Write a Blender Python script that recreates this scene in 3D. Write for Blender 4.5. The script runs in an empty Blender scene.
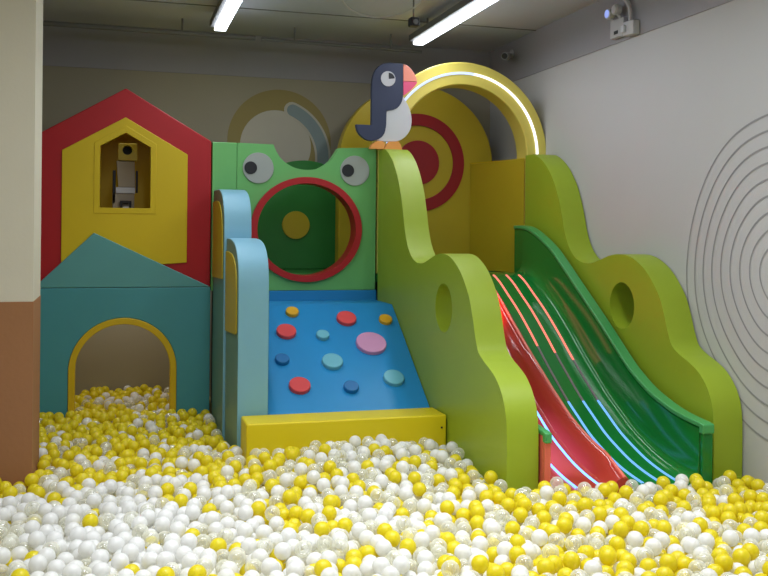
import bpy, bmesh, math, random
import numpy as np
from mathutils import Vector, Matrix
from mathutils.geometry import tessellate_polygon

random.seed(7)
rng = np.random.default_rng(11)
PI = math.pi
COL = bpy.context.scene.collection

# ---------------------------------------------------------------- materials
def lin(c):
    c = c / 255.0
    return c / 12.92 if c <= 0.04045 else ((c + 0.055) / 1.055) ** 2.4

def rgb(t, k=1.0):
    return (min(1, lin(t[0]) * k), min(1, lin(t[1]) * k), min(1, lin(t[2]) * k), 1)

def mat(name, col, rough=0.5, var=0.06, scale=6.0, bump=0.0, bscale=120.0, spec=0.4, coat=0.0, metal=0.0):
    m = bpy.data.materials.new(name)
    m.use_nodes = True
    nt = m.node_tree
    b = nt.nodes['Principled BSDF']
    tc = nt.nodes.new('ShaderNodeTexCoord')
    nz = nt.nodes.new('ShaderNodeTexNoise')
    nz.inputs['Scale'].default_value = scale
    nz.inputs['Detail'].default_value = 3
    nt.links.new(tc.outputs['Object'], nz.inputs['Vector'])
    mx = nt.nodes.new('ShaderNodeMix'); mx.data_type = 'RGBA'
    mx.inputs[6].default_value = rgb(col, 1 - var)
    mx.inputs[7].default_value = rgb(col, 1 + var)
    nt.links.new(nz.outputs['Fac'], mx.inputs[0])
    nt.links.new(mx.outputs[2], b.inputs['Base Color'])
    b.inputs['Roughness'].default_value = rough
    b.inputs['Specular IOR Level'].default_value = spec
    b.inputs['Coat Weight'].default_value = coat
    b.inputs['Coat Roughness'].default_value = 0.06
    b.inputs['Metallic'].default_value = metal
    if bump:
        n2 = nt.nodes.new('ShaderNodeTexNoise'); n2.inputs['Scale'].default_value = bscale
        nt.links.new(tc.outputs['Object'], n2.inputs['Vector'])
        bp = nt.nodes.new('ShaderNodeBump'); bp.inputs['Strength'].default_value = bump
        bp.inputs['Distance'].default_value = 0.01
        nt.links.new(n2.outputs['Fac'], bp.inputs['Height'])
        nt.links.new(bp.outputs['Normal'], b.inputs['Normal'])
    return m

def emit(name, col, strength, base=(30, 30, 30)):
    m = bpy.data.materials.new(name); m.use_nodes = True
    b = m.node_tree.nodes['Principled BSDF']
    b.inputs['Base Color'].default_value = rgb(base)
    b.inputs['Emission Color'].default_value = (*col, 1)
    b.inputs['Emission Strength'].default_value = strength
    return m

def concrete(name, col, scale=1.2):
    m = mat(name, col, 0.85, 0.16, scale, 0.25, 14)
    nt = m.node_tree
    nz = [n for n in nt.nodes if n.type == 'TEX_NOISE'][0]
    nz.inputs['Detail'].default_value = 8
    return m

V = {}
def M(k): return V[k]
VIN = dict(rough=0.42, var=0.04, bump=0.03, bscale=60)
V['wall'] = mat('painted_wall', (190, 190, 193), 0.8, 0.03, 2, 0.06, 90)
V['wallback'] = mat('painted_wall_back', (158, 152, 134), 0.85, 0.04, 2, 0.06, 90)
V['wallwarm'] = mat('painted_wall_plain', (185, 180, 170), 0.85, 0.04, 2)
V['beam'] = mat('grey_paint', (154, 153, 160), 0.8, 0.05, 3, 0.08, 40)
V['ceil'] = concrete('raw_concrete', (184, 187, 200))
V['floor'] = mat('pit_floor', (188, 178, 120), 0.7, 0.05, 4)
V['pillarw'] = mat('pillar_white', (214, 208, 192), 0.75, 0.03, 3, 0.05, 60)
V['pillarb'] = mat('pillar_terracotta', (160, 112, 76), 0.7, 0.06, 3, 0.1, 40)
V['red'] = mat('red_vinyl', (174, 24, 34), **VIN)
V['ringred'] = mat('red_vinyl_ring', (178, 28, 38), **VIN)
V['darkred'] = mat('dark_red_vinyl', (150, 24, 34), **VIN)
V['yellow'] = mat('yellow_vinyl', (212, 184, 20), **VIN)
V['ochre'] = mat('ochre_vinyl', (186, 164, 38), **VIN)
V['yellow2'] = mat('bright_yellow_vinyl', (226, 204, 24), **VIN)
V['archy'] = mat('arch_yellow_vinyl', (222, 206, 100), **VIN)
V['archtrim'] = mat('yellow_trim', (214, 178, 26), **VIN)
V['teal'] = mat('teal_vinyl', (74, 150, 160), **VIN)
V['teal2'] = mat('light_teal_vinyl', (92, 158, 160), **VIN)  # paler teal: light on the pitched panel put into its colour
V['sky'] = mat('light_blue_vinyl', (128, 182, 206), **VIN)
V['greytl'] = mat('grey_teal_vinyl', (98, 140, 134), **VIN)  # shade on the guard panels' side faces put into the colour
V['blue'] = mat('blue_vinyl', (36, 142, 206), **VIN)
V['dblue'] = mat('deep_blue_vinyl', (34, 134, 194), **VIN)  # ramp blue darkened, shade of the upright band put into the colour
V['frog'] = mat('frog_green_vinyl', (112, 186, 110), **VIN)
V['lime'] = mat('lime_vinyl', (152, 174, 44), **VIN)
V['dgreen'] = mat('dark_green_vinyl', (44, 124, 54), **VIN)
V['eyew'] = mat('eye_grey_vinyl', (166, 172, 170), **VIN)
V['black'] = mat('black_vinyl', (34, 36, 44), 0.45, 0.05)
V['navy'] = mat('navy_board', (52, 60, 88), 0.5, 0.05)
V['white'] = mat('white_board', (206, 208, 216), 0.5, 0.03)
V['pink'] = mat('salmon_board', (240, 150, 130), 0.5, 0.04)
V['magenta'] = mat('pink_board', (232, 92, 136), 0.5, 0.04)
V['orange'] = mat('orange_board', (238, 160, 84), 0.5, 0.04)
V['hred'] = mat('coral_hold', (226, 76, 80), 0.4, 0.04)
V['hpink'] = mat('pink_hold', (208, 146, 190), 0.4, 0.04)
V['hyel'] = mat('amber_hold', (222, 168, 36), 0.4, 0.04)
V['hcy'] = mat('pale_cyan_hold', (108, 182, 204), 0.4, 0.04)
V['hblue'] = mat('dark_blue_hold', (28, 112, 176), 0.4, 0.04)
V['sgreen'] = mat('glossy_green_plastic', (24, 122, 50), 0.11, 0.05, 3, spec=0.42, coat=0.1)
V['srim'] = mat('rim_green_plastic', (72, 160, 92), 0.3, 0.05, 3, spec=0.5)
V['sred'] = mat('glossy_red_plastic', (178, 56, 46), 0.14, 0.05, 3, spec=0.5, coat=0.3)
V['scoral'] = mat('coral_plastic', (226, 108, 90), 0.3, 0.05, 3)
V['metalw'] = mat('white_enamel', (184, 184, 188), 0.4, 0.03)
V['metalg'] = mat('grey_enamel', (112, 112, 114), 0.5, 0.05)
V['dark'] = mat('dark_plastic', (30, 30, 32), 0.5, 0.05)
V['beige'] = mat('beige_board', (168, 156, 136), 0.6, 0.05)
V['ringpaint'] = mat('grey_line_paint', (150, 150, 154), 0.8, 0.04)
V['mur_y'] = mat('mural_ochre_paint', (150, 136, 88), 0.85, 0.04)
V['mur_w'] = mat('mural_pale_paint', (186, 182, 168), 0.85, 0.04)
V['mur_b'] = mat('mural_bluegrey_paint', (134, 150, 152), 0.85, 0.04)
V['tube'] = emit('tube_light', (0.86, 0.92, 1.0), 9.0)
V['ledw'] = emit('led_white', (0.93, 0.95, 1.0), 1.6)
V['ledb'] = emit('led_cool', (0.52, 0.62, 1.0), 1.5)
V['ledred'] = emit('led_red', (1.0, 0.20, 0.15), 1.5)
V['ledred2'] = emit('led_red_bright', (1.0, 0.16, 0.12), 9.0)
V['ledblue2'] = emit('led_blue_bright', (0.16, 0.40, 1.0), 2.6)
V['ledgrey'] = mat('led_unlit', (140, 122, 130), 0.3, 0.04)
V['ledblue'] = emit('led_blue', (0.16, 0.42, 1.0), 1.35)
V['lens'] = emit('lamp_lens', (0.35, 0.45, 1.0), 0.9)

# ---------------------------------------------------------------- helpers
def link(o, parent=None):
    COL.objects.link(o)
    if parent is not None:
        o.parent = parent
    return o

def mesh_obj(name, bm, material, parent=None, smooth=True, bevel=0.0, seg=2, label=None):
    bmesh.ops.recalc_face_normals(bm, faces=bm.faces[:])
    me = bpy.data.meshes.new(name)
    for f in bm.faces: f.smooth = smooth
    bm.to_mesh(me); bm.free()
    mats = material if isinstance(material, (list, tuple)) else [material]
    for m in mats: me.materials.append(m)
    o = link(bpy.data.objects.new(name, me), parent)
    if bevel:
        md = o.modifiers.new('b', 'BEVEL')
        md.width = bevel; md.segments = seg; md.limit_method = 'ANGLE'
        md.angle_limit = math.radians(38); md.harden_normals = True
    elif smooth:
        me.set_sharp_from_angle(angle=math.radians(35))
    if label: o['label'] = label
    return o

def thing(name, label, cat, loc=(0, 0, 0), group=None):
    o = bpy.data.objects.new(name, None)
    o.empty_display_size = 0.1
    link(o)
    o['label'] = label; o['category'] = cat
    if group: o['group'] = group
    return o

def tag(o, label, cat, group=None, kind=None):
    o['label'] = label; o['category'] = cat
    if group: o['group'] = group
    if kind: o['kind'] = kind
    return o

def struct(o):
    o['kind'] = 'structure'
    return o

def add_prism(bm, outer, axis, a, b, holes=(), mi=0):
    """outline pairs; axis 'x': pairs are (y,z); axis 'y': (x,z); axis 'z': (x,y)"""
    def P(p, t):
        if axis == 'x': return (t, p[0], p[1])
        if axis == 'y': return (p[0], t, p[1])
        return (p[0], p[1], t)
    loops = [list(outer)] + [list(h) for h in holes]
    va, vb = [], []
    for lp in loops:
        va.append([bm.verts.new(P(p, a)) for p in lp])
        vb.append([bm.verts.new(P(p, b)) for p in lp])
    fs = []
    for A, B in zip(va, vb):
        n = len(A)
        for i in range(n):
            fs.append(bm.faces.new((A[i], A[(i + 1) % n], B[(i + 1) % n], B[i])))
    if len(loops) == 1:
        fs.append(bm.faces.new(va[0])); fs.append(bm.faces.new(vb[0]))
    else:
        tris = tessellate_polygon([[Vector((p[0], p[1], 0)) for p in lp] for lp in loops])
        fa = [v for l in va for v in l]; fb = [v for l in vb for v in l]
        for t in tris:
            try:
                fs.append(bm.faces.new([fa[i] for i in t])); fs.append(bm.faces.new([fb[i] for i in t]))
            except ValueError:
                pass
    for f in fs: f.material_index = mi

def prism(name, outer, axis, a, b, material, parent=None, holes=(), bevel=0.0, label=None, seg=2):
    bm = bmesh.new()
    add_prism(bm, outer, axis, a, b, holes)
    return mesh_obj(name, bm, material, parent, True, bevel, seg, label)

def rect(x0, x1, z0, z1): return [(x0, z0), (x1, z0), (x1, z1), (x0, z1)]

def box(name, x0, x1, y0, y1, z0, z1, material, parent=None, bevel=0.0, label=None):
    return prism(name, rect(x0, x1, z0, z1), 'y', y0, y1, material, parent, (), bevel, label)

def circ(cx, cz, r, n=48, rz=None, a0=0.0, a1=2 * PI, end=False):
    rz = r if rz is None else rz
    k = n + 1 if end else n
    return [(cx + r * math.cos(a0 + (a1 - a0) * i / n), cz + rz * math.sin(a0 + (a1 - a0) * i / n)) for i in range(k)]

def spline(pts, n=6):
    out = []
    P = [Vector(p) for p in pts]
    for i in range(len(P) - 1):
        p0 = P[max(i - 1, 0)]; p1 = P[i]; p2 = P[i + 1]; p3 = P[min(i + 2, len(P) - 1)]
        for k in range(n):
            t = k / n
            q = 0.5 * ((2 * p1) + (-p0 + p2) * t + (2 * p0 - 5 * p1 + 4 * p2 - p3) * t * t + (-p0 + 3 * p1 - 3 * p2 + p3) * t ** 3)
            out.append(tuple(q))
    out.append(tuple(P[-1]))
    return out

def add_tube(bm, pts, r, n=10, mi=0, cap=True):
    P = [Vector(p) for p in pts]
    rings = []
    up = Vector((0, 0, 1))
    for i, p in enumerate(P):
        d = (P[min(i + 1, len(P) - 1)] - P[max(i - 1, 0)]).normalized()
        u = up if abs(d.dot(up)) < 0.95 else Vector((1, 0, 0))
        s = d.cross(u).normalized(); t = s.cross(d).normalized()
        rings.append([bm.verts.new(p + s * r * math.cos(2 * PI * k / n) + t * r * math.sin(2 * PI * k / n)) for k in range(n)])
    for a, b in zip(rings, rings[1:]):
        for k in range(n):
            bm.faces.new((a[k], a[(k + 1) % n], b[(k + 1) % n], b[k])).material_index = mi
    if cap:
        bm.faces.new(rings[0]).material_index = mi; bm.faces.new(rings[-1]).material_index = mi

def tube(name, pts, r, material, parent=None, n=10, label=None):
    bm = bmesh.new(); add_tube(bm, pts, r, n)
    return mesh_obj(name, bm, material, parent, True, 0, 2, label)

def interp(pts, y):
    """z of a (y,z) polyline sorted by decreasing y"""
    for (y0, z0), (y1, z1) in zip(pts, pts[1:]):
        if y1 <= y <= y0:
            return z0 + (z1 - z0) * (y0 - y) / max(y0 - y1, 1e-9)
    return pts[0][1] if y > pts[0][0] else pts[-1][1]

FL = 0.20          # floor of the pit
RX, BY, CZ = 3.26, 7.87, 3.24   # right wall, back wall, ceiling
LX, FY = -2.0, -1.2

# ---------------------------------------------------------------- the setting
struct(box('floor', LX - .1, RX + .1, FY - .1, BY + .1, 0.05, FL, M('floor')))
struct(box('ceiling', LX - .1, RX + .1, FY - .1, BY + .1, CZ, CZ + .1, M('ceil')))
struct(box('wall_back', LX - .1, RX + .1, BY, BY + .1, FL, CZ, M('wallback')))
struct(box('wall_right', RX, RX + .1, FY, BY, FL, CZ, M('wall')))
struct(box('wall_left', LX - .1, LX, FY, BY, FL, CZ, M('wallwarm')))
struct(box('wall_front', LX - .1, RX + .1, FY - .1, FY, FL, CZ, M('wallwarm')))
struct(box('trim_1', LX, RX, 7.862, BY, 2.89, CZ, M('beam'), bevel=0.006))
struct(box('trim_2', 3.252, RX, FY, 7.862, 2.889, CZ, M('beam'), bevel=0.006))
# pillar: pale above, terracotta below
bm = bmesh.new()
add_prism(bm, rect(-0.95, -0.403, 1.222, CZ), 'y', 5.05, 5.52, mi=0)
add_prism(bm, rect(-0.95, -0.401, FL, 1.222), 'y', 5.045, 5.52, mi=1)
pl = struct(mesh_obj('pillar', bm, [M('pillarw'), M('pillarb')]))
# joints between the ceiling panels
for i, (x0, x1, y0, y1) in enumerate([(LX, RX, 6.9, 6.91), (LX, RX, 4.6, 4.61)]):
    struct(box('trim_%d' % (i + 3), x0, x1, y0, y1, CZ - 0.006, CZ, M('metalg')))

# ---------------------------------------------------------------- wall paintings
t = thing('mural_art', 'grey tree-ring line painting of nested circles on the pale wall beside the slide', 'mural')
for k in range(1, 11):
    r0 = 0.0815 * k - 0.020
    n = 120
    def rad(th, k=k, r0=r0):
        return r0 * (1 + 0.025 * math.sin(2 * th + 0.5 + k * .12) + 0.015 * math.sin(3 * th + 1.1) + 0.01 * math.sin(5 * th + k * .3))
    o_ = [(4.015 + .96 * (rad(2 * PI * i / n) + .005) * math.cos(2 * PI * i / n), 1.395 + 1.10 * (rad(2 * PI * i / n) + .005) * math.sin(2 * PI * i / n)) for i in range(n)]
    i_ = [(4.015 + .96 * (rad(2 * PI * i / n) - .005) * math.cos(2 * PI * i / n), 1.395 + 1.10 * (rad(2 * PI * i / n) - .005) * math.sin(2 * PI * i / n)) for i in range(n)]
    bm = bmesh.new()
    A = [bm.verts.new((RX - .002, *p)) for p in o_]; B = [bm.verts.new((RX - .002, *p)) for p in i_]
    for i in range(n):
        bm.faces.new((A[i], A[(i + 1) % n], B[(i + 1) % n], B[i]))
    mesh_obj('painted_ring', bm, M('ringpaint'), t)

t = thing('mural_art', 'faded painted disc with ochre ring and blue-grey arc on the wall above the frog panel', 'mural')
MY = BY - .0005
prism('ring', circ(1.334, 2.351, .445, 64), 'y', MY - .003, MY, M('mur_y'), t, [circ(1.30, 2.315, .305, 48)], label='dull ochre ring')
prism('disc', circ(1.30, 2.315, .304, 48), 'y', MY - .003, MY, M('mur_w'), t, label='pale disc')
def thick_arc(cx, cz, r, w, a0, a1):
    a0, a1 = math.radians(a0), math.radians(a1)
    o_ = circ(cx, cz, r + w, 28, a0=a0, a1=a1, end=True)
    e1 = circ(cx + r * math.cos(a1), cz + r * math.sin(a1), w, 8, a0=a1, a1=a1 + PI, end=True)[1:-1]
    i_ = circ(cx, cz, r - w, 28, a0=a1, a1=a0, end=True)
    return o_ + e1 + i_
prism('arc_border', thick_arc(1.27, 2.22, .44, .068, -25, 68), 'y', MY - .006, MY - .0035, M('mur_w'), t, label='pale arc border')
prism('arc', thick_arc(1.27, 2.22, .44, .050, -25, 67), 'y', MY - .009, MY - .0065, M('mur_b'), t, label='blue-grey arc')

# ---------------------------------------------------------------- playhouse
HY = 6.73
t = thing('playhouse', 'red and yellow gabled playhouse with teal lower front and arched doorway by the pillar', 'playhouse')
win = [(-.11, 1.742), (.228, 1.742), (.228, 2.169), (.059, 2.267), (-.11, 2.169)]
arch_in = [(-.262, FL)] + [(x, z) for x, z in circ(.056, .617, .318, 32, a0=PI, a1=0, end=True)] + [(.374, FL)]
arch_out = [(-.306, FL)] + [(x, z) for x, z in circ(.056, .617, .362, 32, a0=PI, a1=0, end=True)] + [(.418, FL)]
prism('gable_wall', [(-.535, 1.0), (.650, 1.0), (.650, 2.227), (.057, 2.578), (-.535, 2.227)], 'y', HY, HY + .06, M('red'), t, [win], .008, label='red gable wall')
prism('gable_panel', [(-.36, 1.30), (.483, 1.362), (.483, 2.127), (.057, 2.374), (-.36, 2.133)], 'y', HY - .012, HY + .02, M('yellow'), t, [win], .004, label='yellow gable panel')
wo = [(-.15, 1.703), (.268, 1.703), (.268, 2.192), (.059, 2.316), (-.15, 2.192)]
prism('window_frame', wo, 'y', HY - .0155, HY + .06, M('yellow'), t, [win], .002, label='yellow pointed window frame')
door_o = [(-.535, FL)] + arch_out + [(.650, FL), (.650, 1.188), (-.535, 1.188)]
prism('front_panel', door_o, 'y', HY - .03, HY + .05, M('teal'), t, (), .006, label='teal front panel')
prism('roof_panel', [(-.535, 1.19), (.650, 1.19), (-.147, 1.568)], 'y', HY - .03, HY + .05, M('teal2'), t, (), .006, label='pale teal pitched panel')
prism('arch_trim', arch_out + arch_in[::-1], 'y', HY - .042, HY + .055, M('archtrim'), t, (), .005, label='yellow arched doorway trim')
for x0, x1 in ((-.535, -.495), (.612, .650)):
    box('side_wall', x0, x1, HY + .065, 7.66, FL, 2.22, M('yellow'), t, label='side wall')
prism('roof', [(-.535, 2.226), (.057, 2.575), (.650, 2.226), (.650, 2.19), (.057, 2.54), (-.535, 2.19)], 'y', HY + .065, 7.66, M('yellow'), t, label='yellow pitched roof board')  # unseen cover added to keep ceiling light out of the loft
box('loft_floor', -.49, .607, HY + .065, 7.66, 1.66, 1.70, M('ochre'), t)
prism('back_panel', [(-.49, 1.70), (.607, 1.70), (.607, 2.20), (.057, 2.52), (-.49, 2.20)], 'y', 7.62, 7.66, M('yellow'), t)

# small tower figure seen through the window
t = thing('toy_tower', 'small toy figure with yellow box head seen through the playhouse window', 'toy')
YT = 7.02
prism('head', rect(.010, .142, 2.092, 2.214), 'y', YT - .04, YT + .05, M('ochre'), t, [circ(.073, 2.166, .034, 24)], .005, label='yellow box head with round hole')
box('head_hole', .025, .12, YT + .052, YT + .06, 2.105, 2.20, M('dark'), t)  # dark plate stands for the shade inside the round hole
prism('body', [(.012, 1.90), (.132, 1.90), (.125, 2.090), (-.002, 2.090)], 'y', YT - .01, YT + .06, M('beige'), t, (), .004)
box('apron', -.004, .130, YT - .02, YT + .06, 1.855, 1.898, M('white'), t, label='white band')
for x0, x1 in ((-.028, -.006), (.134, .150)):
    box('arm', x0, x1, YT - .01, YT + .03, 1.86 if x0 > 0 else 1.78, 2.02, M('dark'), t, .003, label='thin dark side bar')
prism('stand', rect(-.026, .125, 1.702, 1.852), 'y', YT - .01, YT + .05, M('beige'), t)
prism('clasp', rect(.025, .105, 1.705, 1.80), 'y', YT - .045, YT - .012, M('dark'), t, [rect(.042, .088, 1.722, 1.782)], label='dark square clasp')
box('buckle', .045, .085, YT - .04, YT - .015, 1.725, 1.758, M('white'), t)

# ---------------------------------------------------------------- frog panel
t = thing('frog_panel', 'light green frog-face wall panel with two eyes and a round red-rimmed opening', 'climbing panel')
FYY = 6.73
hole = circ(1.345, 1.605, .385, 64, .358)
notch = spline([(1.095, 2.222), (1.118, 2.17), (1.165, 2.108), (1.25, 2.058), (1.345, 2.044), (1.43, 2.058), (1.51, 2.108), (1.555, 2.165), (1.582, 2.212)], 4)
outer = [(.834, 1.16), (1.872, 1.16), (1.872, 2.225)] + notch[::-1] + [(.834, 2.225)]
prism('panel', outer, 'y', FYY, FYY + .10, M('frog'), t, [hole])
box('panel', .656, .832, FYY, FYY + .10, 1.16, 2.225, M('frog'), t, .006)
prism('ring_rim', circ(1.345, 1.605, .414, 72, .385), 'y', FYY - .035, FYY + .13, M('ringred'), t, [circ(1.345, 1.605, .366, 72, .338)], .014, label='round red rim')
for ex, px in ((.985, .929), (1.706, 1.652)):
    e = prism('eye', circ(ex, 2.047, .112, 40), 'y', FYY - .012, FYY, M('eyew'), t, (), .003, label='grey round frog eye')
    prism('pupil', circ(px, 2.047, .046, 32), 'y', FYY - .020, FYY - .012, M('black'), e, (), .003, label='black pupil')

# play deck behind the frog, at the top of the slide
DZ = 1.275
t = thing('play_deck', 'raised dark green play deck at the top of the slide behind the frog panel', 'platform')
prism('deck_top', [(.70, 6.868), (1.885, 6.868), (1.885, 6.69), (2.165, 6.69), (2.165, 6.50), (2.94, 6.50), (2.94, 6.69), (3.25, 6.69), (3.25, 7.66), (.70, 7.66)], 'z', DZ - .06, DZ, M('dgreen'), t, (), .005, label='dark green deck top')
for x, y in ((.75, 6.9), (3.18, 6.8), (.75, 7.6), (3.18, 7.6), (2.5, 6.8)):
    box('leg', x, x + .06, y, y + .05, FL, DZ - .061, M('metalg'), t)

# green disc panel behind the frog opening
t = thing('green_disc_panel', 'dark green round panel with a yellow dot behind the frog opening', 'panel')
prism('disc', circ(1.50, 1.66, .52, 64)[:33] + [(.98, DZ + .003), (2.02, DZ + .003)], 'y', 7.60, 7.64, M('dgreen'), t, (), .006, label='dark green dome-topped panel')
prism('dot', circ(1.428, 1.642, .115, 40), 'y', 7.585, 7.60, M('ochre'), t, (), .003, label='yellow dot')

# yellow target dome
t = thing('target_panel', 'tall yellow dome-topped panel with dark red target rings behind the toucan', 'panel')
dome = [(1.755, DZ + .003)] + circ(2.435, 2.175, .68, 48, .655, PI, 0, True) + [(3.115, DZ + .003)]
prism('panel', dome, 'y', 7.45, 7.57, M('ochre'), t, (), .01)
prism('target_ring', circ(2.437, 2.178, .412, 72), 'y', 7.438, 7.45, M('darkred'), t, [circ(2.437, 2.178, .312, 72)], .002, label='dark red ring')
prism('bullseye', circ(2.437, 2.178, .187, 48), 'y', 7.438, 7.45, M('darkred'), t, (), .002, label='dark red centre disc')

# yellow side board between dome and arch
t = thing('side_board', 'plain yellow board joining the target panel to the foot of the arch', 'panel')
prism('board', [(3.088, 6.738), (2.905, 7.434), (2.955, 7.434), (3.092, 6.88)], 'z', DZ + .003, 2.178, M('ochre'), t, (), .003)
prism('top_edge', [(3.088, 6.738), (2.905, 7.434), (2.955, 7.434), (3.092, 6.88)], 'z', 2.179, 2.186, M('yellow'), t)

# arch over the top of the slide
t = thing('entry_arch', 'yellow round-topped arch with a glowing light strip over the slide top', 'arch')
AC = (2.567, 2.205)
ao = [(AC[0] + .703, DZ + .003)] + circ(*AC, .703, 64, a0=0, a1=PI, end=True) + [(AC[0] - .703, DZ + .003)]
ai = [(AC[0] - .528, DZ + .003)] + circ(*AC, .528, 64, a0=PI, a1=0, end=True) + [(AC[0] + .528, DZ + .003)]
ao = [(max(x, 1.886), z) for x, z in ao]
prism('arch_body', ao + ai, 'y', 6.715, 6.915, M('archy'), t, (), .012)
a_sw = math.radians(83)
def led_arc(a0, a1, m, lab):
    o_ = circ(*AC, .624, 48, a0=a0, a1=a1, end=True); i_ = circ(*AC, .607, 48, a0=a1, a1=a0, end=True)
    prism('led_strip', o_ + i_, 'y', 6.703, 6.715, m, t, label=lab)
led_arc(0.02, a_sw, M('ledw'), 'white glowing light strip')
led_arc(a_sw, PI - .02, M('ledb'), 'bluish glowing light strip')

# ---------------------------------------------------------------- slide side panels
prof = spline([(6.52, 2.198), (6.42, 2.160), (6.30, 2.085), (6.19, 1.975), (6.115, 1.86), (6.06, 1.74), (6.01, 1.61), (5.94, 1.50), (5.84, 1.425), (5.73, 1.395)], 5)[:-1]
prof += spline([(5.73, 1.395), (5.62, 1.398), (5.50, 1.425), (5.38, 1.455), (5.26, 1.468), (5.13, 1.455), (5.00, 1.405), (4.90, 1.335), (4.81, 1.24), (4.755, 1.14), (4.71, 1.03), (4.665, .955), (4.58, .912)], 5)[:-1]
prof += spline([(4.58, .912), (4.50, .885), (4.42, .848), (4.35, .79), (4.30, .715), (4.278, .63), (4.272, .52)], 5)
prof = [(6.68, FL + .002), (6.68, 2.20), (6.60, 2.20)] + prof + [(4.272, FL + .002)]
for x0, x1, lab in ((1.878, 2.05, 'lime green wavy side panel between the climbing ramp and the slide'),
                    (3.070, 3.250, 'lime green wavy side panel of the slide next to the pale wall')):
    t = thing('slide_side_panel', lab, 'panel', group='wavy slide side panels')
    prism('panel', prof, 'x', x0, x1, M('lime'), t, [circ(5.222, 1.145, .146, 40)], .010)
    box('foot_strip', x0 + .01, x1 - .01, 4.262, 4.271, FL + .002, .30, M('lime'), t)

# ---------------------------------------------------------------- slide
t = thing('slide', 'glossy green and red twin-lane slide with glowing light strips', 'slide')
FP = spline([(6.49, 1.298), (6.34, 1.293), (6.20, 1.245), (6.05, 1.165), (5.86, 1.06), (5.66, .93), (5.44, .775), (5.17, .60), (5.0, .508), (4.85, .432), (4.70, .378), (4.57, .34), (4.42, .312), (4.25, .294)], 4)
RIM = spline([(6.66, 1.628), (6.53, 1.628), (6.40, 1.612), (6.26, 1.570), (6.10, 1.505), (5.95, 1.428), (5.65, 1.235), (5.28, .995), (5.0, .805), (4.86, .728), (4.74, .676), (4.62, .640), (4.50, .612), (4.38, .595), (4.25, .585)], 4)
def loft(name, sec, m, lab, thick=.022):
    bm = bmesh.new()
    rows = []
    for (y, z) in FP:
        rows.append([bm.verts.new((x, y, zz)) for x, zz in sec(y, z)])
    for a, b in zip(rows, rows[1:]):
        for i in range(len(a) - 1):
            bm.faces.new((a[i], a[i + 1], b[i + 1], b[i]))
    last = rows[-1]
    low = [bm.verts.new((v.co.x, v.co.y - .004, FL + .002)) for v in last]   # closed front end
    for i in range(len(last) - 1):
        bm.faces.new((last[i], last[i + 1], low[i + 1], low[i]))
    o = mesh_obj(name, bm, m, t, True, 0, 2, lab)
    return o
def bowl_green(y, z):
    y = max(y, 4.25)
    return [(2.56, z - .03), (2.56, z), (2.70, z), (2.90, z), (2.925, z + .006), (2.945, z + .022), (2.955, z + .05), (2.962, z + .10), (2.967, max(z + .12, interp(RIM, y) - .01))]
loft('green_lane', bowl_green, M('sgreen'), 'glossy green lane')
def hump(y):
    return .066 + .044 * max(0, min(1, (5.7 - y) / .5)) - .06 * max(0, min(1, (4.44 - y) / .19))
def bowl_red(y, z):
    h = hump(y)
    return [(2.10, z + .12), (2.104, z + .05), (2.118, z + .014), (2.14, z), (2.42, z), (2.442, z + .08 * h), (2.470, z + .5 * h), (2.497, z + .9 * h), (2.522, z + h), (2.545, z + .9 * h), (2.562, z + .5 * h), (2.572, z)]
loft('red_lane', bowl_red, M('sred'), 'glossy red lane with raised rounded edge')
bm = bmesh.new()
add_tube(bm, [(2.528, y, z + hump(y) - .004) for y, z in FP if y < 6.3], .011, 8)
mesh_obj('lane_edge', bm, M('scoral'), t, label='coral rounded lane edge')
# side walls and their rims
RIML = [(y, z - .14 * max(0, min(1, (y - 4.45) / .5))) for y, z in RIM if y < 6.62]
for (pr, x0, x1, r0, r1, m, nm) in ((RIM, 2.972, 3.028, 2.962, 3.034, 'sgreen', 'tall green side wall'), (RIML, 2.062, 2.092, 2.058, 2.097, 'scoral', 'coral side wall')):
    prism('side_wall', pr + [(4.25, FL + .002), (pr[0][0], FL + .002)], 'x', x0, x1, M(m), t, (), .004, label=nm)
    prism('rim', [(y, z + .024) for y, z in pr] + [(4.212, .602), (4.212, .55), (4.25, .55)] + [(y, z - .004) for y, z in pr][::-1], 'x', r0, r1, M('srim'), t, (), .008, label='light green rim')
prism('end_post', rect(2.968, 3.030, FL + .002, .56), 'y', 4.222, 4.244, M('sgreen'), t, (), .004, label='green end post')
prism('end_post', rect(2.060, 2.095, FL + .002, .56), 'y', 4.222, 4.244, M('scoral'), t, (), .004, label='coral end post')
def led_line(xc, ya, yb, lab, lo=5.18, hi=5.53, ms=('ledred', 'ledblue')):
    bm = bmesh.new()
    pts = [p for p in FP if yb <= p[0] <= ya]
    hw = .0065
    for (y0, z0), (y1, z1) in zip(pts, pts[1:]):
        ym = (y0 + y1) / 2
        mi = 0 if ym > hi else (1 if ym > lo else 2)
        vs = [bm.verts.new(c) for c in ((xc - hw, y0, z0 + .005), (xc + hw, y0, z0 + .005), (xc + hw, y1, z1 + .005), (xc - hw, y1, z1 + .005))]
        bm.faces.new(vs).material_index = mi
        for a, b in (((xc - hw, y0, z0), (xc - hw, y1, z1)), ((xc + hw, y0, z0), (xc + hw, y1, z1))):
            w = [bm.verts.new(c) for c in (a, b, (b[0], b[1], b[2] + .005), (a[0], a[1], a[2] + .005))]
            bm.faces.new(w).material_index = mi
    bmesh.ops.remove_doubles(bm, verts=bm.verts[:], dist=.0005)
    mesh_obj('led_strip', bm, [M(ms[0]), M('ledgrey'), M(ms[1])], t, label=lab)
for xc, hi in ((2.652, 5.58), (2.752, 5.50), (2.852, 5.45)):
    led_line(xc, 6.33, 4.26, 'light strip glowing red above and blue below on green lane', 5.12, hi)
for xc in (2.27, 2.408):
    led_line(xc, 6.33, 4.26, 'light strip glowing red above and blue below on red lane', 5.20, 5.60, ('ledred2', 'ledblue2'))

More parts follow.
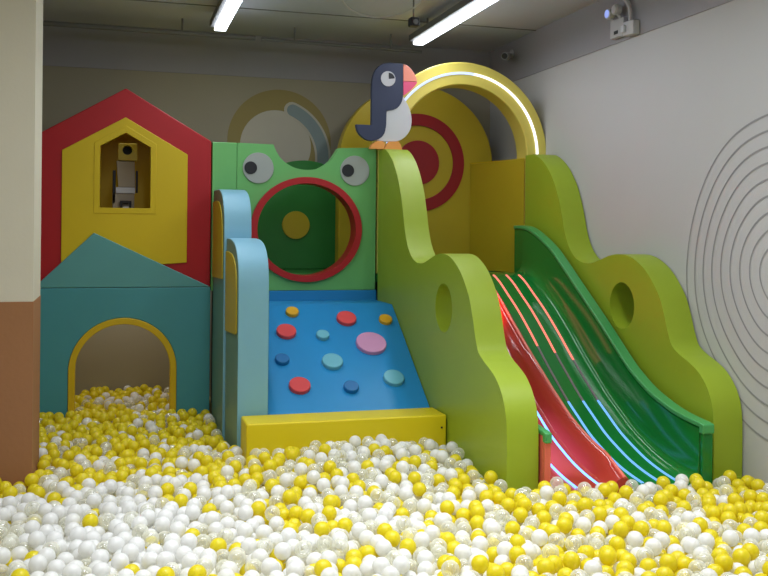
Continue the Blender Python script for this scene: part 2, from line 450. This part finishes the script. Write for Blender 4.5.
# ---------------------------------------------------------------- climbing ramp
t = thing('climbing_ramp', 'blue sloping climbing ramp with round coloured holds below the frog panel', 'climbing ramp')
P0, P1 = (5.42, .50), (6.28, 1.085)
prism('ramp_block', [(5.42, FL + .002), (5.42, .50), (6.28, 1.085), (6.70, 1.085), (6.70, FL + .002)], 'x', .865, 1.8765, M('blue'), t, (), .008)
box('back_riser', .865, 1.8765, 6.702, 6.728, 1.06, 1.158, M('dblue'), t, .004, label='darker blue upright band at the top of the ramp')
ang = math.atan2(P1[1] - P0[1], P1[0] - P0[0])
for (x, y, z, r, m, lab) in [
        (1.148, 6.224, 1.052, .045, 'hyel', 'small amber hold'), (1.509, 6.159, 1.007, .068, 'hred', 'coral red hold'),
        (1.781, 6.144, .997, .046, 'hyel', 'small amber hold'), (1.079, 6.058, .938, .066, 'hred', 'coral red hold'),
        (1.315, 6.021, .913, .044, 'hcy', 'small pale cyan hold'), (1.626, 5.944, .859, .102, 'hpink', 'largest pink hold'),
        (1.015, 5.836, .785, .046, 'hblue', 'small dark blue hold'), (1.333, 5.807, .765, .068, 'hcy', 'pale cyan hold'),
        (1.70, 5.667, .67, .067, 'hcy', 'pale cyan hold'), (1.09, 5.636, .648, .067, 'hred', 'coral red hold'),
        (1.409, 5.612, .632, .048, 'hblue', 'small dark blue hold')]:
    bm = bmesh.new()
    add_prism(bm, circ(0, 0, r, 40), 'z', 0.0, .034)
    zz = P0[1] + (y - P0[0]) * math.tan(ang)
    bm.transform(Matrix.Translation((x, y - .010, zz - .015)) @ Matrix.Rotation(ang, 4, 'X'))
    mesh_obj('hold', bm, M(m), t, True, .008, 2, lab)

t = thing('foam_step', 'long yellow foam step at the foot of the blue climbing ramp', 'step')
box('step_block', .70, 1.872, 5.13, 5.372, FL + .002, .528, M('yellow2'), t, .012)
o = box('side_stud', 1.835, 1.845, 5.125, 5.13, .45, .46, M('dark'), t)

# stepped blue guard panel left of the ramp: two panels, one behind the other
def guard(name, lab, x0, x1, pr, ins):
    g = thing(name, lab, 'panel')
    bm = bmesh.new(); add_prism(bm, pr, 'x', x0, x1)
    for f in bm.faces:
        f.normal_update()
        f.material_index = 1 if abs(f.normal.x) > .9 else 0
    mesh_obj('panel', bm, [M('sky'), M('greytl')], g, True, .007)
    prism('side_inset', ins, 'x', x0 - .008, x0, M('ochre'), g, (), .003, label='yellow inset on the side face')
pf = [(6.0, FL + .002), (6.0, 1.545), (5.88, 1.545)] + spline([(5.75, 1.540), (5.62, 1.522), (5.52, 1.490), (5.45, 1.44), (5.41, 1.385), (5.39, 1.31), (5.384, 1.22)], 4) + [(5.384, FL + .002)]
inf = [(5.98, .955), (5.98, 1.462), (5.82, 1.462)] + spline([(5.66, 1.452), (5.53, 1.415), (5.46, 1.36), (5.425, 1.28)], 4) + [(5.415, 1.0), (5.45, .985)]
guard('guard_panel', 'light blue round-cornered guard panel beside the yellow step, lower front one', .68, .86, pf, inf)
pb = [(6.68, FL + .002), (6.68, 1.875), (6.50, 1.875)] + spline([(6.34, 1.870), (6.22, 1.850), (6.12, 1.81), (6.05, 1.745), (6.02, 1.68), (6.006, 1.58)], 4) + [(6.006, FL + .002)]
inb = [(6.66, 1.262), (6.66, 1.795), (6.42, 1.795)] + spline([(6.28, 1.785), (6.17, 1.745), (6.10, 1.69), (6.05, 1.60)], 4) + [(6.04, 1.28)]
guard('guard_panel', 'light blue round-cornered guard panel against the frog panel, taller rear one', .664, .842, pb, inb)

# ---------------------------------------------------------------- toucan
t = thing('toucan_board', 'flat navy and white toucan cut-out standing on the lime slide panel', 'toucan cut-out')
TY = 6.61
prism('belly', [(2.041, 2.605)] + spline([(2.041, 2.605), (2.080, 2.545), (2.104, 2.485), (2.113, 2.43), (2.106, 2.372), (2.080, 2.322), (2.039, 2.285), (1.99, 2.267), (1.905, 2.262)], 4)[1:] + [(1.82, 2.268), (1.88, 2.5)], 'y', TY + .005, TY + .035, M('white'), t, (), .004, label='white rounded belly')
prism('body', [(1.799, 2.38), (1.799, 2.64)] + spline([(1.799, 2.68), (1.806, 2.735), (1.825, 2.785), (1.858, 2.822), (1.895, 2.84), (1.935, 2.846)], 4) + [(2.038, 2.846), (2.041, 2.605)] + spline([(2.041, 2.605), (2.033, 2.565), (2.007, 2.524), (1.967, 2.50), (1.915, 2.49)], 4)[1:] + [(1.913, 2.39)] + spline([(1.911, 2.372), (1.899, 2.322), (1.866, 2.284), (1.81, 2.264), (1.759, 2.271), (1.713, 2.303), (1.69, 2.34), (1.682, 2.38)], 4), 'y', TY - .005, TY + .035, M('navy'), t, (), .004, label='navy head and wing')
prism('upper_beak', [(2.042, 2.716), (2.042, 2.842)] + spline([(2.06, 2.838), (2.09, 2.821), (2.125, 2.782), (2.145, 2.745), (2.152, 2.718)], 4), 'y', TY, TY + .032, M('pink'), t, (), .003, label='salmon upper beak')
prism('lower_beak', [(2.152, 2.715)] + spline([(2.148, 2.705), (2.131, 2.683), (2.098, 2.648), (2.060, 2.618), (2.044, 2.610)], 4) + [(2.042, 2.715)], 'y', TY, TY + .032, M('magenta'), t, (), .003, label='pink lower beak')
e = prism('eye', circ(1.922, 2.726, .056, 36), 'y', TY - .011, TY - .005, M('white'), t, (), .002, label='white eye')
prism('pupil', [(1.926, 2.724)] + circ(1.926, 2.724, .046, 12, a0=math.radians(8), a1=math.radians(92), end=True), 'y', TY - .016, TY - .011, M('black'), e, (), .001, label='black wedge pupil')
prism('foot', [(1.785, 2.203), (1.800, 2.235), (1.838, 2.262), (1.885, 2.264), (1.906, 2.244), (1.893, 2.203)], 'y', TY - .012, TY + .03, M('orange'), t, (), .003, label='orange foot')
prism('foot', [(1.895, 2.203), (1.912, 2.235), (1.935, 2.262), (2.005, 2.265), (2.026, 2.240), (2.037, 2.203)], 'y', TY - .012, TY + .03, M('orange'), t, (), .003, label='orange foot')

# ---------------------------------------------------------------- ceiling fittings
def batten(xc, y0, y1, lab, w=.042):
    b = thing('ceiling_light', lab, 'light', group='ceiling tube lights')
    box('housing', xc - w - .035, xc + w, y0, y1, 3.115, 3.165, M('metalg'), b, .006, label='grey housing')
    box('diffuser', xc - w, xc + w, y0 + .01, y1 - .01, 3.088, 3.114, M('tube'), b, .006, label='glowing white diffuser')
    for y in (y0 + .3, y1 - .3):
        tube('hanger', [(xc - .02, y, 3.166), (xc - .02, y, CZ - .001)], .008, M('metalg'), b, 8)
batten(.735, 4.55, 7.06, 'glowing ceiling tube light above the playhouse')
batten(2.305, 4.55, 7.08, 'glowing ceiling tube light above the toucan and slide')
def lamp(x, y, sx, sy, w, col=(.92, .96, 1.0), z=3.05, rx=0.0, spread=PI):
    L = bpy.data.lights.new('tube_lamp', 'AREA'); L.shape = 'RECTANGLE'; L.size = sx; L.size_y = sy
    L.energy = w; L.color = col; L.spread = spread
    o = bpy.data.objects.new('tube_lamp', L); link(o); o.location = (x, y, z); o.rotation_euler = (rx, 0, 0)
for x, y, w in ((.3, 1.6, 17), (1.9, 1.6, 17), (.3, 3.3, 17), (2.2, 3.3, 17), (-1.2, 2.5, 11)):
    lamp(x, y, .12, 1.4, w)
lamp(.735, 5.75, .10, 2.3, 9); lamp(2.305, 5.75, .10, 2.3, 9)
for x, y, w_ in ((.2, 3.6, 7), (1.4, 3.6, 8), (2.6, 3.4, 7), (.1, 5.5, 3)):
    lamp(x, y, .3, 1.1, w_, spread=math.radians(75))  # added narrow fill lamps, unseen, brighten the balls but not the walls
def led_lamp(x, y, z, ln, w_, col, tilt):
    L = bpy.data.lights.new('led_lamp', 'AREA'); L.shape = 'RECTANGLE'; L.size = .02; L.size_y = ln; L.spread = math.radians(70)
    L.energy = w_; L.color = col
    o = bpy.data.objects.new('led_lamp', L); link(o); o.location = (x, y, z)
    o.matrix_world = Matrix.Translation((x, y, z)) @ Matrix.Rotation(tilt, 4, 'X') @ Matrix.Rotation(-PI / 2 * .66, 4, 'Y')
led_lamp(2.20, 5.95, 1.24, .5, 3.5, (1, .10, .06), math.radians(30))
led_lamp(2.20, 4.72, .47, .6, 1.3, (.2, .3, 1), math.radians(18))
lamp(.06, 7.0, .3, .1, .5, (1, .98, .9), 2.30)  # unseen fill lamp added to brighten the loft behind the window
lamp(.06, 7.45, .5, .2, 5, (.94, .97, 1), 1.62)  # unseen fill lamp added under the loft to lighten the doorway interior

t = thing('emergency_light', 'white twin-head emergency light with socket on the grey beam', 'emergency light')
EX = 3.248
prism('case', [(5.645, 2.915), (5.475, 2.912), (5.475, 3.034), (5.645, 3.040)], 'x', EX - .04, EX, M('metalw'), t, (), .006)
for y, z, nm in ((5.625, 3.082, 'lens'), (5.535, 3.092, 'white')):
    bm = bmesh.new(); add_prism(bm, circ(y, z, .036, 28), 'x', EX - .075, EX - .03)
    h = mesh_obj('lamp_head', bm, M('metalw'), t, True, .008, 2, 'round lamp head')
    prism('lens', circ(y, z, .027, 28), 'x', EX - .079, EX - .074, M(nm), h, label='lamp lens')
    tube('bracket', [(EX - .045, y, z - .03), (EX - .03, y - .01, 3.035)], .010, M('metalw'), t, 8)
box('status_label', EX - .043, EX - .040, 5.54, 5.59, 2.935, 2.957, M('dark'), t, label='dark indicator window')
t2 = thing('socket_box', 'white socket box with curved conduit beside the emergency light', 'socket box')
prism('case', [(5.465, 2.90), (5.335, 2.894), (5.335, 2.985), (5.465, 2.992)], 'x', EX - .05, EX, M('metalw'), t2, (), .006)
tube('conduit', spline([(EX - .03, 5.40, 2.992), (EX - .03, 5.405, 3.05), (EX - .03, 5.43, 3.11), (EX - .03, 5.50, 3.17), (EX - .03, 5.56, 3.238)], 5), .014, M('metalw'), t2, 10)
box('plug', EX - .072, EX - .050, 5.42, 5.455, 2.92, 2.965, M('white'), t2, .004)

t = thing('ceiling_sensor', 'small black box sensor hanging from the ceiling in front of the tube light', 'sensor')
box('case', 1.953, 2.022, 6.16, 6.23, 3.03, 3.092, M('dark'), t, .010)
tube('stem', [(1.985, 6.20, 3.095), (1.985, 6.20, CZ - .001)], .006, M('metalg'), t, 8)
prism('lens', circ(1.988, 3.058, .018, 20), 'y', 6.152, 6.16, M('metalg'), t, label='grey lens')

t = thing('security_camera', 'small white security camera at the corner of the grey beam', 'camera')
bm = bmesh.new(); add_tube(bm, [(3.185, 7.33, 3.095), (3.10, 7.18, 3.07)], .032, 14)
mesh_obj('case', bm, M('metalw'), t, True, .006)
bm = bmesh.new(); add_tube(bm, [(3.10, 7.18, 3.07), (3.094, 7.17, 3.068)], .025, 14)
mesh_obj('lens', bm, M('dark'), t, label='dark lens')
tube('bracket', [(3.248, 7.36, 3.13), (3.19, 7.33, 3.12), (3.18, 7.32, 3.10)], .010, M('metalw'), t, 8)
prism('wall_plate', circ(7.36, 3.13, .035, 20), 'x', 3.236, 3.249, M('metalw'), t, (), .003)

t = thing('ceiling_cable', 'thin white cable sagging in a curve below the ceiling', 'cable')
tube('cable', spline([(1.40, 5.80, 3.23), (1.41, 5.97, 3.14), (1.55, 6.22, 3.115), (1.75, 6.34, 3.11), (1.89, 6.20, 3.115), (1.94, 5.91, 3.13), (1.96, 5.75, 3.23)], 6), .006, M('metalw'), t, 8)
tube('clip', [(1.40, 5.80, 3.222), (1.40, 5.80, 3.239)], .014, M('metalg'), t, 8)
for nm, pts, r, lab in (('ceiling_pipe', [(-1.8, 7.40, 3.135), (1.05, 7.40, 3.125)], .020, 'long grey pipe along the ceiling edge above the playhouse'),
                        ('ceiling_pipe', [(1.10, 7.42, 3.125), (2.45, 7.42, 3.105)], .014, 'thinner grey pipe along the ceiling edge behind the toucan')):
    p = thing(nm, lab, 'pipe')
    tube('pipe_run', pts, r, M('metalg'), p, 10)
    for k in (.2, .8):
        x = pts[0][0] + (pts[1][0] - pts[0][0]) * k
        z = pts[0][2] + (pts[1][2] - pts[0][2]) * k
        tube('hanger', [(x, pts[0][1], z + r * .6), (x, pts[0][1], CZ - .001)], .007, M('metalg'), p, 8)

# ---------------------------------------------------------------- balls
R = 0.035
D = 2 * R
G = 0.0385
def free(x, y):
    e = .002 + R
    if x > RX - e or y > BY - e or x < LX + e: return False
    if x < -0.112 * y - 1.0 or x > 0.795 * y + .7: return False
    if y < 2.75: return False
    if -0.95 - e < x < -0.401 + e and 5.045 - e < y < 5.52 + e: return False
    if y > 4.205 - e and 1.878 - e < x < 3.24 + e: return False
    if y > 4.205 and x > 2.0: return False
    if y > 5.13 - e and x > .70 - e and x < 1.878: return False
    if y > 5.384 - e and x > .662 - e - .008: return False
    if y > HY - .042 - e:
        if y > HY + .055 + e and -.495 + e < x < .612 - e and y < 7.66: return True
        return -.262 + e < x < .374 - e
    return True
grid = {}
def near(x, y):
    i, j = int(math.floor(x / D)), int(math.floor(y / D))
    for a in (-1, 0, 1):
        for b in (-1, 0, 1):
            for q in grid.get((i + a, j + b), ()):
                yield q
def rest(x, y):
    z = FL + R + .001
    for (bx, by, bz) in near(x, y):
        d2 = (bx - x) ** 2 + (by - y) ** 2
        if d2 < D * D:
            z = max(z, bz + math.sqrt(D * D - d2) + .0003)
    return z
balls = []
rr = random.Random(5)
xs0, xs1, ys0, ys1 = -1.9, RX, 2.75, BY
tries, placed = 0, 0
TOP = 0.345 - R
while tries < 26000:
    tries += 1
    x = rr.uniform(xs0, xs1); y = rr.uniform(ys0, ys1)
    if not free(x, y): continue
    z = rest(x, y)
    st = .030
    for _ in range(14):
        best = (z, x, y)
        a0 = rr.uniform(0, 2 * PI)
        for k in range(6):
            a = a0 + k * PI / 3
            nx, ny = x + st * math.cos(a), y + st * math.sin(a)
            if not free(nx, ny): continue
            nz = rest(nx, ny)
            if nz < best[0] - 1e-5: best = (nz, nx, ny)
        if best[0] >= z - 1e-5:
            st *= .55
            if st < .003: break
        else:
            z, x, y = best
    und = .022 + .09 * math.exp(-((x - 1.35) ** 2 / .5 + (y - 4.95) ** 2 / .3)) + .045 * math.exp(-((x - 2.0) ** 2 / .12 + (y - 4.1) ** 2 / .2)) + .012 * math.sin(2.1 * x + .6) * math.sin(1.7 * y) + (-.035 if y > 6.9 else 0)
    if z > TOP + und: continue
    balls.append((x, y, z))
    grid.setdefault((int(math.floor(x / D)), int(math.floor(y / D))), []).append((x, y, z))

# colours: clumps of yellow, white and clear
def colour_of(x, y):
    n = math.sin(3.1 * x + 1.7 * y + 1.0) * math.cos(2.3 * y - 1.9 * x) * .18
    if y < 4.6:
        yl, cl = .24 + .22 * max(0, min(1, (x - .3) / 1.6)), .20 + .10 * max(0, min(1, (x - .5) / 1.5))
        if x < .6: yl, cl = .18, .18
    elif x < .68:
        s = max(0, min(1, (y - 4.6) / .5)); yl, cl = .16 + .50 * s, .20 - .04 * s
    else:
        yl, cl = .36, .28
    yl = max(.05, yl + n)
    u = rr.random()
    return 0 if u < yl else (1 if u < yl + cl else 2)
cols = [colour_of(b[0], b[1]) for b in balls]

V['ball_y'] = mat('yellow_ball_plastic', (245, 230, 46), 0.28, 0.03, 8, spec=0.5)
V['ball_w'] = mat('white_ball_plastic', (248, 248, 248), 0.25, 0.02, 8, spec=0.5)
for k in ('ball_y', 'ball_w'):
    b = V[k].node_tree.nodes['Principled BSDF']
    nt = V[k].node_tree
    tl = nt.nodes.new('ShaderNodeBsdfTranslucent'); tl.inputs[0].default_value = b.inputs['Base Color'].default_value
    tl.inputs[0].default_value = rgb((244, 232, 48)) if k == 'ball_y' else rgb((250, 250, 248))
    mxs = nt.nodes.new('ShaderNodeMixShader'); mxs.inputs[0].default_value = .38
    nt.links.new(b.outputs[0], mxs.inputs[1]); nt.links.new(tl.outputs[0], mxs.inputs[2])
    nt.links.new(mxs.outputs[0], nt.nodes['Material Output'].inputs['Surface'])
def clear_mat():
    m = bpy.data.materials.new('clear_ball_plastic'); m.use_nodes = True
    nt = m.node_tree; nt.nodes.clear()
    out = nt.nodes.new('ShaderNodeOutputMaterial')
    tr = nt.nodes.new('ShaderNodeBsdfTransparent'); tr.inputs[0].default_value = (.98, .98, .95, 1)
    gl = nt.nodes.new('ShaderNodeBsdfGlossy'); gl.inputs['Roughness'].default_value = .12
    df = nt.nodes.new('ShaderNodeBsdfDiffuse'); df.inputs[0].default_value = (.94, .94, .84, 1)
    nz = nt.nodes.new('ShaderNodeTexNoise'); nz.inputs['Scale'].default_value = 20
    tc = nt.nodes.new('ShaderNodeTexCoord'); nt.links.new(tc.outputs['Object'], nz.inputs['Vector'])
    lw = nt.nodes.new('ShaderNodeLayerWeight'); lw.inputs['Blend'].default_value = .35
    ma = nt.nodes.new('ShaderNodeMath'); ma.operation = 'MULTIPLY_ADD'
    nt.links.new(lw.outputs['Facing'], ma.inputs[0]); ma.inputs[1].default_value = .55; ma.inputs[2].default_value = .26
    m1 = nt.nodes.new('ShaderNodeMixShader'); m1.inputs[0].default_value = .22
    nt.links.new(df.outputs[0], m1.inputs[1]); nt.links.new(gl.outputs[0], m1.inputs[2])
    m2 = nt.nodes.new('ShaderNodeMixShader')
    nt.links.new(ma.outputs[0], m2.inputs[0]); nt.links.new(tr.outputs[0], m2.inputs[1]); nt.links.new(m1.outputs[0], m2.inputs[2])
    nt.links.new(m2.outputs[0], out.inputs[0])
    return m
V['ball_c'] = clear_mat()
BM = [V['ball_y'], V['ball_c'], V['ball_w']]

# ---------------------------------------------------------------- camera
YAW, FPX, CH = math.radians(16.07), 930.0, 1.6
cam = bpy.data.cameras.new('camera')
cam.sensor_width = 36; cam.lens = FPX / 768 * 36; cam.shift_y = -57 / 768
cam.clip_start = .05
co = bpy.data.objects.new('camera', cam); link(co)
co.matrix_world = Matrix.Translation((0, 0, CH)) @ Matrix.Rotation(-YAW, 4, 'Z') @ Matrix.Rotation(PI / 2, 4, 'X') @ Matrix.Rotation(.010, 4, 'Z')
bpy.context.scene.camera = co

# which balls show largest in the photo: count the pixels each one covers
ids = np.full((576, 768), -1, np.int32); zb = np.full((576, 768), 1e9)
cy_, sy_ = math.cos(YAW), math.sin(YAW)
for i, (x, y, z) in enumerate(balls):
    fw = x * sy_ + y * cy_; rt = x * cy_ - y * sy_; up = z - CH
    c, s = math.cos(.01), math.sin(.01)
    a = (rt * c + up * s) / fw; b = (up * c - rt * s) / fw
    px, py, pr = 384 + FPX * a, 231 - FPX * b, FPX * R / fw
    x0, x1, y0, y1 = int(max(0, px - pr)), int(min(768, px + pr + 2)), int(max(0, py - pr)), int(min(576, py + pr + 2))
    if x0 >= x1 or y0 >= y1: continue
    gx, gy = np.meshgrid(np.arange(x0, x1) + .5, np.arange(y0, y1) + .5)
    d2 = ((gx - px) ** 2 + (gy - py) ** 2) / (pr * pr)
    dep = fw - R * np.sqrt(np.clip(1 - d2, 0, 1))
    sl = (slice(y0, y1), slice(x0, x1))
    mk = (d2 < 1) & (dep < zb[sl])
    zb[sl][mk] = dep[mk]; ids[sl][mk] = i
cnt = np.bincount(ids[ids >= 0].ravel(), minlength=len(balls))
order = np.argsort(-cnt)
near_ids = [int(i) for i in order[:300]]
near_set = set(near_ids)

def sphere_mesh(name, m, u=24, v=14):
    bm = bmesh.new(); bmesh.ops.create_uvsphere(bm, u_segments=u, v_segments=v, radius=R - .0004)
    for f in bm.faces: f.smooth = True
    me = bpy.data.meshes.new(name); bm.to_mesh(me); bm.free(); me.materials.append(m)
    return me
LAB = ['glossy yellow plastic ball, one of those lying nearest the viewer in the ball pit',
       'clear see-through plastic ball, one of those lying nearest the viewer in the ball pit',
       'glossy white plastic ball, one of those lying nearest the viewer in the ball pit']
GRP = ['yellow balls nearest the viewer', 'clear balls nearest the viewer', 'white balls nearest the viewer']
protos = [None, None, None]
for i in near_ids:
    c = cols[i]
    if protos[c] is None:
        o = bpy.data.objects.new('pit_ball', sphere_mesh('pit_ball', BM[c])); protos[c] = o
    else:
        o = protos[c].copy()
    COL.objects.link(o)
    o.location = balls[i]
    o.rotation_euler = (rr.uniform(0, 6), rr.uniform(0, 6), rr.uniform(0, 6))
    tag(o, LAB[c], 'ball', GRP[c])

# every other ball: one uncounted mass
bm = bmesh.new(); bmesh.ops.create_uvsphere(bm, u_segments=14, v_segments=9, radius=R - .0004)
bm.verts.index_update()
bv = np.array([v.co[:] for v in bm.verts]); bf = [[v.index for v in f.verts] for f in bm.faces]; bm.free()
lv = np.concatenate([np.array(f) for f in bf]); ln = np.array([len(f) for f in bf])
rest_ids = [i for i in range(len(balls)) if i not in near_set and (cnt[i] > 0 or balls[i][2] > FL + .075)]
n = len(rest_ids)
C3 = np.array([balls[i] for i in rest_ids])
co_ = (C3[:, None, :] + bv[None]).reshape(-1)
loops = (lv[None] + (np.arange(n) * len(bv))[:, None]).reshape(-1)
tot = np.tile(ln, n); start = np.concatenate([[0], np.cumsum(tot)[:-1]])
me = bpy.data.meshes.new('pit_balls')
me.vertices.add(n * len(bv)); me.vertices.foreach_set('co', co_.astype(np.float32))
me.loops.add(len(loops)); me.loops.foreach_set('vertex_index', loops.astype(np.int32))
me.polygons.add(len(tot)); me.polygons.foreach_set('loop_start', start.astype(np.int32))
me.polygons.foreach_set('material_index', np.repeat(np.array([cols[i] for i in rest_ids]), len(bf)).astype(np.int32))
me.polygons.foreach_set('use_smooth', np.ones(len(tot), bool))
for m in BM: me.materials.append(m)
me.update(calc_edges=True); me.validate()
o = link(bpy.data.objects.new('pit_balls', me))
tag(o, 'mass of white, yellow and clear plastic balls filling the pit farther back', 'balls', kind='stuff')
print('balls', len(balls), 'rest', n, 'visible', int((cnt > 0).sum()), 'cut', int(cnt[order[299]]))

# ---------------------------------------------------------------- world and output look
w = bpy.data.worlds.new('world'); bpy.context.scene.world = w; w.use_nodes = True
w.node_tree.nodes['Background'].inputs[0].default_value = (.5, .52, .55, 1)
w.node_tree.nodes['Background'].inputs[1].default_value = .15
sc = bpy.context.scene
sc.view_settings.view_transform = 'Standard'
sc.view_settings.look = 'None'
sc.view_settings.exposure = 0.0
sc.cycles.use_denoising = True
sc.cycles.max_bounces = 12
sc.cycles.diffuse_bounces = 8
sc.cycles.transmission_bounces = 10
sc.cycles.transparent_max_bounces = 12
sc.cycles.sample_clamp_indirect = 4
